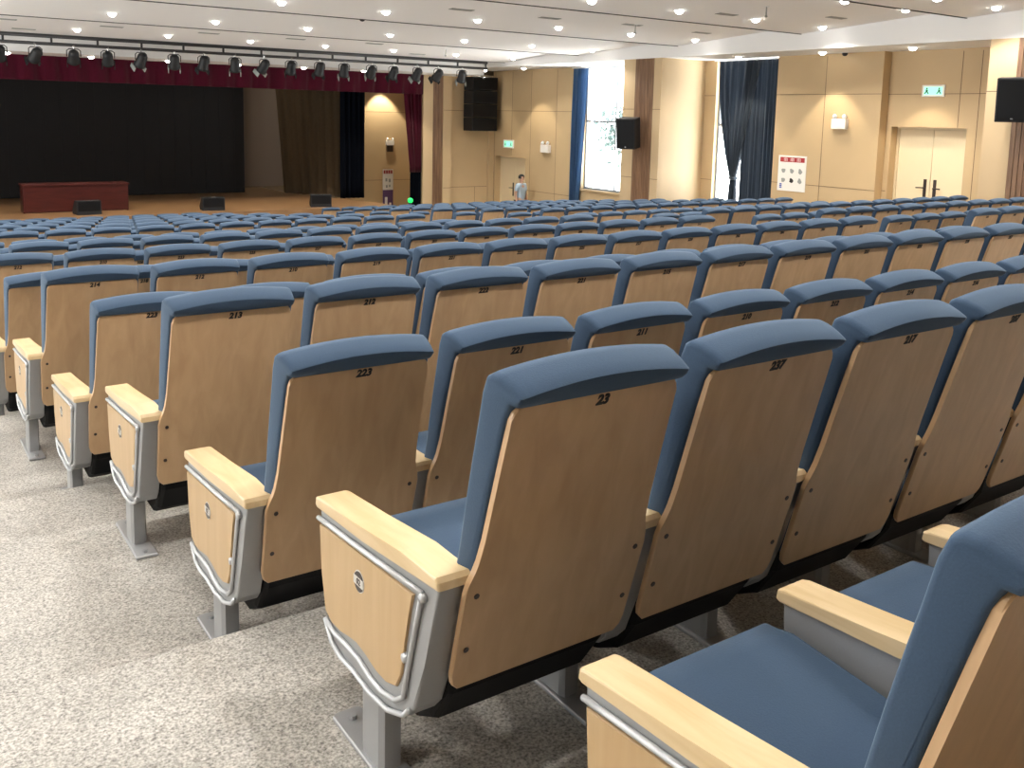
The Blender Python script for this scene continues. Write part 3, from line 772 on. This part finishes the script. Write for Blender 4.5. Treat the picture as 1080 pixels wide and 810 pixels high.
def auto_smooth(me, ang=35):
    for f in me.polygons: f.use_smooth = True
    bm = bmesh.new(); bm.from_mesh(me)
    for e in bm.edges:
        if len(e.link_faces) == 2 and e.calc_face_angle(0) > R(ang): e.smooth = False
    bm.to_mesh(me); bm.free()

def stand(parent, aisle, dx=0., detail=True):
    a = part('armrest', 'armrest_wood', arm_mesh, 'beech', parent, dx=dx)
    f = part('side_frame', 'side_frame_metal', frame_mesh, 'metal', parent, dx=dx)
    if aisle and detail:
        part('side_panel', 'side_panel_wood', inlay_mesh, 'inlay', f)
        part('trim_bar', 'trim_bars', bars_mesh, 'bar', f, True)
        part('number_badge', 'number_badge_disc', badge_mesh, ['badge', 'badge_pale'], f)
        b = bpy.data.objects.new('badge_number', badge_txt); C.objects.link(b); b.parent = f
        b.location = (AX0 - .0063, .522, H - .575); b.rotation_euler = (PI/2, 0, -PI/2)
    if detail:
        part('post', 'post_metal', post_mesh, 'metal', parent, dx=dx)
        part('foot_plate', 'foot_plate_metal', foot_mesh, 'metal', parent, dx=dx)
badge_txt = text_mesh('badge_digits', '02', .022, .0004); badge_txt.materials.append(M['badge'])

numcache = {}
def number_mesh(s):
    if s not in numcache:
        me = text_mesh('seat_number_digits', s, .033); me.materials.append(M['ink']); numcache[s] = me
    return numcache[s]
P15 = math.atan(TILT)
def make_chair(loc, label, group, number=None, aisle=False, right_arm=False, level=0, arm_dy=0.):
    t = empty('auditorium_chair', loc, 0, label, 'chair', group)
    part('backrest', 'backrest_cushion', back_cushion_mesh, 'fabric', t, True)
    bp = part('back_panel', 'back_panel_ply', back_panel_mesh, ['ply', 'badge'], t)
    if number:
        n = bpy.data.objects.new('seat_number', number_mesh(number)); C.objects.link(n); n.parent = bp
        n.location = pp(.006, -.019, -.0028); n.rotation_euler = (PI/2 + P15, 0, 0)
    if level < 2:
        part('seat', 'seat_cushion', seat_cushion_mesh, 'fabric', t, True)
        part('seat_pan', 'seat_pan_shell', seat_pan_mesh, 'black', t)
    stand(t, aisle, 0, level < 2)
    if right_arm: stand(t, False, .56, level < 2)
    if arm_dy:
        for c in t.children:
            if c.name.startswith(('armrest', 'side_frame', 'post', 'foot_plate')): c.location.y = arm_dy
    return t

ROW_Y = {-1: .545, 0: 1.477, 1: 2.493, 2: 3.459}
A_, B_ = .920, 1.016
for k in range(3, 23): ROW_Y[k] = 1.4935 + (k//2)*(A_ + B_) + (k % 2)*B_
def row_x0(k): return 1.254 - .0767*k
YAW, PITCH, ROLL = R(34.46), R(7.83), R(1.32)
cy_, sy_ = math.cos(YAW), math.sin(YAW)
Fv = Vector((sy_*math.cos(PITCH), cy_*math.cos(PITCH), -math.sin(PITCH))); Rv = Vector((cy_, -sy_, 0)); Uv = Rv.cross(Fv)
Rv, Uv = Rv*math.cos(ROLL) + Uv*math.sin(ROLL), -Rv*math.sin(ROLL) + Uv*math.cos(ROLL)
def in_view(x, y):
    """wide plan test: leave out chairs the room corner behind the viewer would hold"""
    a = math.degrees(math.atan2(x, y)); return y > 0 and -6 < a - 34.46 + 29 and a < 34.46 + 31.5
NUM = {(0, 0): '23', (0, 1): '237', (0, 2): '217', (1, 0): '223', (1, 1): '221', (1, 2): '211', (2, 0): '213', (2, 1): '212', (2, 2): '222', (2, 3): '221', (3, 0): '223', (4, 0): '214', (4, 1): '212', (4, 2): '210', (5, 0): '216', (6, 0): '212', (6, 1): '210'}
rord = ['first', 'second', 'third', 'fourth', 'fifth', 'sixth', 'seventh', 'eighth', 'ninth', 'tenth', 'eleventh', 'twelfth', 'thirteenth', 'fourteenth', 'fifteenth', 'sixteenth', 'seventeenth', 'eighteenth', 'nineteenth', 'twentieth', 'twenty-first', 'twenty-second', 'twenty-third', 'twenty-fourth']
MASS = set()       # (row, column) of the chairs too small to count, gathered in one object
HIDDEN = set()
DEBUG = False
_mass = {0: [6], 1: [8, 9, 10], 2: [12], 3: [100, 101, 102], 4: [102, 103, 104, 105, 106], 5: [4, 9, 10, 11, 12, 104, 105, 106, 107, 108, 109, 110], 6: [109, 110, 111], 7: [0, 6, 8, 10, 11, 12, 103, 104, 105, 106, 107, 108, 109, 110, 111], 8: [0], 9: [0, 6, 7, 8, 9, 10, 11, 12, 102, 103, 104, 105, 106, 107, 108, 109, 110, 111], 11: [0], 12: [0, 1], 13: [0, 1, 2, 9, 10, 11, 12, 102, 103, 104, 105, 106, 107, 108, 109, 110, 111], 14: [0, 1], 15: [0, 1, 2, 3, 4, 5, 7, 8, 9, 10, 11, 12, 102, 103, 104, 105, 106, 107, 108, 109, 110, 111], 16: [0, 1, 2], 17: [0, 1, 2, 3, 4, 5, 6, 7, 8, 9, 10, 11, 12, 101, 102, 103, 104, 105, 106, 107, 108, 109, 110, 111], 18: [0, 1, 2, 3], 19: [0, 1, 2, 3, 4, 5, 6, 7, 8, 9, 10, 11, 12, 101, 102, 103, 104, 105, 106, 107, 108, 109, 110, 111], 20: [0, 1, 2, 3], 21: [0, 1, 2, 3, 4, 5, 6, 7, 8, 9, 10, 11, 12, 101, 102, 103, 104, 105, 106, 107, 108, 109, 110, 111], 22: [0, 1, 2, 3, 4]}
MASS = {(k, i) for k in _mass for i in _mass[k]}

chairs = []
for k in range(-1, 23):
    if k == 10: continue                              # the cross aisle
    y = ROW_Y[k]
    for blk, x0, n in (('near', row_x0(k) + (.035 if k == -1 else 0), 13), ('far', 9.88, 12)):
        for i in range(n):
            x = x0 + .56*i
            if not (in_view(x, y) or in_view(x - .3, y + .5) or in_view(x + .3, y)): continue
            if k == -1 and i > 2: continue
            chairs.append((k, i if blk == 'near' else 100 + i, x, y))
mass = []
for k, i, x, y in chairs:
    if (k, i) in HIDDEN: continue
    if (k, i) in MASS: mass.append((k, i, x, y)); continue
    row = rord[k + 1 if k < 10 else k]
    if i < 100: lb = 'blue chair with wooden back, %s row from the viewer, %s from the near aisle' % (row, rord[i])
    else: lb = 'blue wooden-backed chair in the far right block, %s row, %s from the aisle' % (row, rord[i - 100])
    num = NUM.get((k, i)) or (str(200 + ((i % 100)*2 + k*3) % 29 + 1) if k < 8 else None)
    ch = make_chair((x, y, floor_z(y + .45)), lb, 'rows of auditorium chairs', num, aisle=i in (0, 100), right_arm=i in (12, 111), level=0 if k < 9 else 2 if k > 12 else 1, arm_dy=-.07 if k == -1 else 0.)
    if DEBUG: ch['rc'] = (k, i)
if mass:
    bm = bmesh.new()
    sets = [(mesh_of('backrest_cushion', back_cushion_mesh, 'fabric', True), 0), (mesh_of('back_panel_ply', back_panel_mesh, ['ply', 'badge']), 1), (mesh_of('armrest_wood', arm_mesh, 'beech'), 2), (mesh_of('side_frame_metal', frame_mesh, 'metal'), 3)]
    for k, i, x, y in mass:
        for me, mi in sets:
            a = len(bm.verts); fa = len(bm.faces)
            bm.from_mesh(me); bm.verts.ensure_lookup_table(); bm.faces.ensure_lookup_table()
            bmesh.ops.translate(bm, verts=bm.verts[a:], vec=(x, y, floor_z(y + .45)))
            for f in bm.faces[fa:]: f.material_index = mi
    tag(obj('far_chairs', bm, ['fabric', 'ply', 'beech', 'metal'], None, True), 'remaining distant blue auditorium chairs before the stage', 'chairs', None, 'stuff')
for key in ('backrest_cushion', 'seat_cushion'):
    if key in _me: auto_smooth(_me[key], 50)

# ------------------------------------------------------------------ the person by the far door
def skin_mesh(name, verts, edges, radii, root, m, parent, sub=2):
    me = bpy.data.meshes.new(name); me.from_pydata(verts, edges, [])
    o = bpy.data.objects.new(name, me); C.objects.link(o)
    sm = o.modifiers.new('s', 'SKIN'); sm.use_smooth_shade = True
    sv = me.skin_vertices[0].data
    for i, r_ in enumerate(radii): sv[i].radius = (r_, r_) if not isinstance(r_, tuple) else r_
    sv[root].use_root = True
    o.modifiers.new('d', 'SUBSURF').levels = sub; o.modifiers['d'].render_levels = sub
    dg = bpy.context.evaluated_depsgraph_get()
    m2 = bpy.data.meshes.new_from_object(o.evaluated_get(dg)); m2.name = name
    bpy.data.objects.remove(o); bpy.data.meshes.remove(me)
    m2.materials.clear(); m2.materials.append(M[m])
    for f in m2.polygons: f.use_smooth = True
    o = bpy.data.objects.new(name, m2); C.objects.link(o); o.parent = parent
    return o
pr = empty('person', (17.4, 24.9, floor_z(24.9)), R(12), 'person with short black hair in a pale blue-grey shirt standing by the far door', 'person')
# local frame: facing -y, z up, 1.73 m tall
V_, E_, Rr = [], [], []
def add(p, r_, link=None):
    V_.append(p); Rr.append(r_); i = len(V_) - 1
    if link is not None: E_.append((link, i))
    return i
pel = add((0, 0, .93), (.155, .105)); wst = add((0, 0, 1.10), (.14, .095), pel); ch = add((0, -.005, 1.28), (.165, .105), wst); nb = add((0, .01, 1.43), (.09, .07), ch); nk = add((0, .005, 1.50), .052, nb)
hd0 = add((0, -.005, 1.56), (.066, .08), nk); hd1 = add((0, -.015, 1.64), (.076, .095), hd0); hd2 = add((0, -.008, 1.70), (.05, .065), hd1)
for s in (-1, 1):
    sh = add((s*.165, .01, 1.40), .062, ch); el = add((s*.235, .03, 1.13), .043, sh); wr_ = add((s*.25, -.04, .89), .030, el); pa = add((s*.25, -.06, .82), (.038, .02), wr_)
    for q, (dx, dy, l) in enumerate([(-.0, -.028, .075), (0, -.01, .085), (0, .008, .082), (0, .025, .065)]):
        f1 = add((s*.25, -.06 + dy, .775), .0095, pa); f2 = add((s*.243, -.065 + dy, .775 - l*.5), .009, f1); add((s*.232, -.066 + dy, .775 - l), .008, f2)
    th = add((s*.235, -.095, .82), .010, pa); add((s*.225, -.105, .775), .009, th)
    hp = add((s*.095, 0, .86), .09, pel); kn = add((s*.10, -.01, .48), .062, hp); an = add((s*.10, .03, .09), .042, kn); add((s*.105, -.08, .045), (.04, .035), an)
body = skin_mesh('body', V_, E_, Rr, 0, 'skin', pr)
# shirt
V_, E_, Rr = [], [], []
a = add((0, 0, .88), (.175, .125)); b = add((0, 0, 1.06), (.165, .118), a); c = add((0, -.003, 1.28), (.188, .125), b); d = add((0, .01, 1.435), (.105, .082), c); add((0, .006, 1.475), (.07, .062), d)
for s in (-1, 1):
    e = add((s*.17, .01, 1.40), .078, c); add((s*.228, .026, 1.19), .068, e)
skin_mesh('shirt', V_, E_, Rr, 0, 'shirt', pr)
V_, E_, Rr = [], [], []
a = add((0, 0, .93), (.168, .118))
for s in (-1, 1):
    b = add((s*.098, 0, .84), .105, a); c = add((s*.102, -.008, .48), .078, b); add((s*.102, .028, .06), .066, c)
skin_mesh('trousers', V_, E_, Rr, 0, 'trousers', pr)
for s in (-1, 1):
    V_, E_, Rr = [], [], []
    a = add((s*.103, .06, .04), (.042, .036)); b = add((s*.105, -.03, .042), (.046, .04), a); add((s*.108, -.15, .03), (.04, .026), b)
    skin_mesh('shoe', V_, E_, Rr, 1, 'shoe', pr)
bm = bmesh.new(); bmesh.ops.create_uvsphere(bm, u_segments=20, v_segments=12, radius=1)
for v in bm.verts:
    v.co = Vector((v.co.x*.086, v.co.y*.103 + .004, v.co.z*.095 + 1.655))
bmesh.ops.delete(bm, geom=[f for f in bm.faces if (f.calc_center_median().y < -.045 and f.calc_center_median().z < 1.69) or f.calc_center_median().z < 1.60], context='FACES')
bmesh.ops.solidify(bm, geom=bm.faces[:], thickness=-.008)
obj('hair', bm, 'hair', pr, smooth=True)
bm = bmesh.new()
for s in (-1, 1):
    bmesh.ops.create_uvsphere(bm, u_segments=10, v_segments=8, radius=.009, matrix=Matrix.Translation((s*.03, -.098, 1.635)))
obj('eyes', bm, 'hair', pr)
bm = bmesh.new(); prism(bm, [(-.09, 1.635), (-.094, 1.60), (-.122, 1.592), (-.10, 1.582), (-.08, 1.60)], lambda u, v, t: (t, u, v), -.012, .012, .004); obj('nose', bm, 'skin', pr, smooth=True)
bm = bmesh.new(); box(bm, (-.024, -.098, 1.552), (.024, -.078, 1.562), .003); obj('mouth', bm, 'pinkish', pr)
for s in (-1, 1):
    bm = bmesh.new(); bmesh.ops.create_uvsphere(bm, u_segments=10, v_segments=8, radius=.03, matrix=Matrix.Translation((s*.078, .0, 1.615)) @ Matrix.Diagonal((.4, .7, 1.1, 1))); obj('ear', bm, 'skin', pr, smooth=True)

# ------------------------------------------------------------------ outdoors beyond the windows
bm = bmesh.new(); box(bm, (XR + 5, 22, -4.4), (36, 44, -4.2)); struct('outdoor_ground', bm, 'ground')['kind'] = 'structure'
def tree(x, y, h, r_, label):
    t = empty('tree', (x, y, -4.2), 0, label, 'tree', 'trees outside the windows')
    bm = bmesh.new(); tube(bm, [(0, 0, 0), (.05, 0, h*.3), (0, .05, h*.6)], [.14, .11, .06]); obj('trunk', bm, 'bark', t)
    bm = bmesh.new()
    for _ in range(900):
        u = random.gauss(0, .42), random.gauss(0, .42), random.gauss(0, .4)
        p = Vector((u[0]*r_, u[1]*r_, h*.72 + u[2]*r_)); q = Euler((random.random()*6, random.random()*6, random.random()*6)).to_matrix()
        s = random.uniform(.10, .2)
        bm.faces.new([bm.verts.new(p + q @ Vector(c)*s) for c in ((-1, 0, 0), (0, -.5, 0), (1, 0, 0), (0, .5, 0))])
    obj('foliage', bm, 'leaf', t)
tree(25.5, 27.6, 4.4, 1.1, 'pale green tree outside the far window, left one')
tree(31.5, 36.0, 5.0, 1.5, 'pale green tree outside the far window, right one')

w = bpy.data.worlds.new('sky'); bpy.context.scene.world = w; w.use_nodes = True
nt = w.node_tree; bg = nt.nodes['Background']
tc = nt.nodes.new('ShaderNodeTexCoord'); sp = nt.nodes.new('ShaderNodeSeparateXYZ'); rp = nt.nodes.new('ShaderNodeValToRGB')      # hazy sky above, brighter glow added below the horizon to lift the ceiling
nt.links.new(tc.outputs['Generated'], sp.inputs[0])
mr = nt.nodes.new('ShaderNodeMapRange'); mr.inputs[1].default_value = -1; mr.inputs[2].default_value = 1
nt.links.new(sp.outputs[2], mr.inputs[0]); nt.links.new(mr.outputs[0], rp.inputs[0])
e = rp.color_ramp.elements; e[0].position = .46; e[0].color = (1, .98, .94, 1); e[1].position = .53; e[1].color = (.20, .225, .25, 1)
nt.links.new(rp.outputs[0], bg.inputs[0]); bg.inputs[1].default_value = 12.5

for (x, sg), wins in (((XL - .25, 1), ADDED_WL), ((XR + .25, -1), [W1, W2])):     # sampling portals for the daylight
    for y0, y1, z0, z1 in wins:
        l = bpy.data.lights.new('daylight_portal', 'AREA'); l.shape = 'RECTANGLE'; l.size = z1 - z0; l.size_y = y1 - y0; l.cycles.is_portal = True
        o = bpy.data.objects.new('daylight_portal', l); C.objects.link(o); o.location = (x, (y0 + y1)/2, (z0 + z1)/2); o.rotation_euler = (0, -PI/2*sg, 0)
# ------------------------------------------------------------------ camera
cam = bpy.data.cameras.new('camera'); co = bpy.data.objects.new('camera', cam); C.objects.link(co)
co.matrix_world = Matrix(((Rv.x, Uv.x, -Fv.x, 0), (Rv.y, Uv.y, -Fv.y, 0), (Rv.z, Uv.z, -Fv.z, 0), (0, 0, 0, 1)))
cam.sensor_width = 36; cam.lens = 984.4/1080*36; cam.shift_y = (258.6 - 405)/1080; cam.clip_start = .05; cam.clip_end = 200
sc = bpy.context.scene; sc.camera = co
sc.view_settings.view_transform = 'Standard'; sc.view_settings.look = 'None'; sc.view_settings.gamma = 1; sc.view_settings.use_curve_mapping = False
sc.view_settings.exposure = 1.0
sc.cycles.use_denoising = True
sc.cycles.max_bounces = 8; sc.cycles.diffuse_bounces = 5
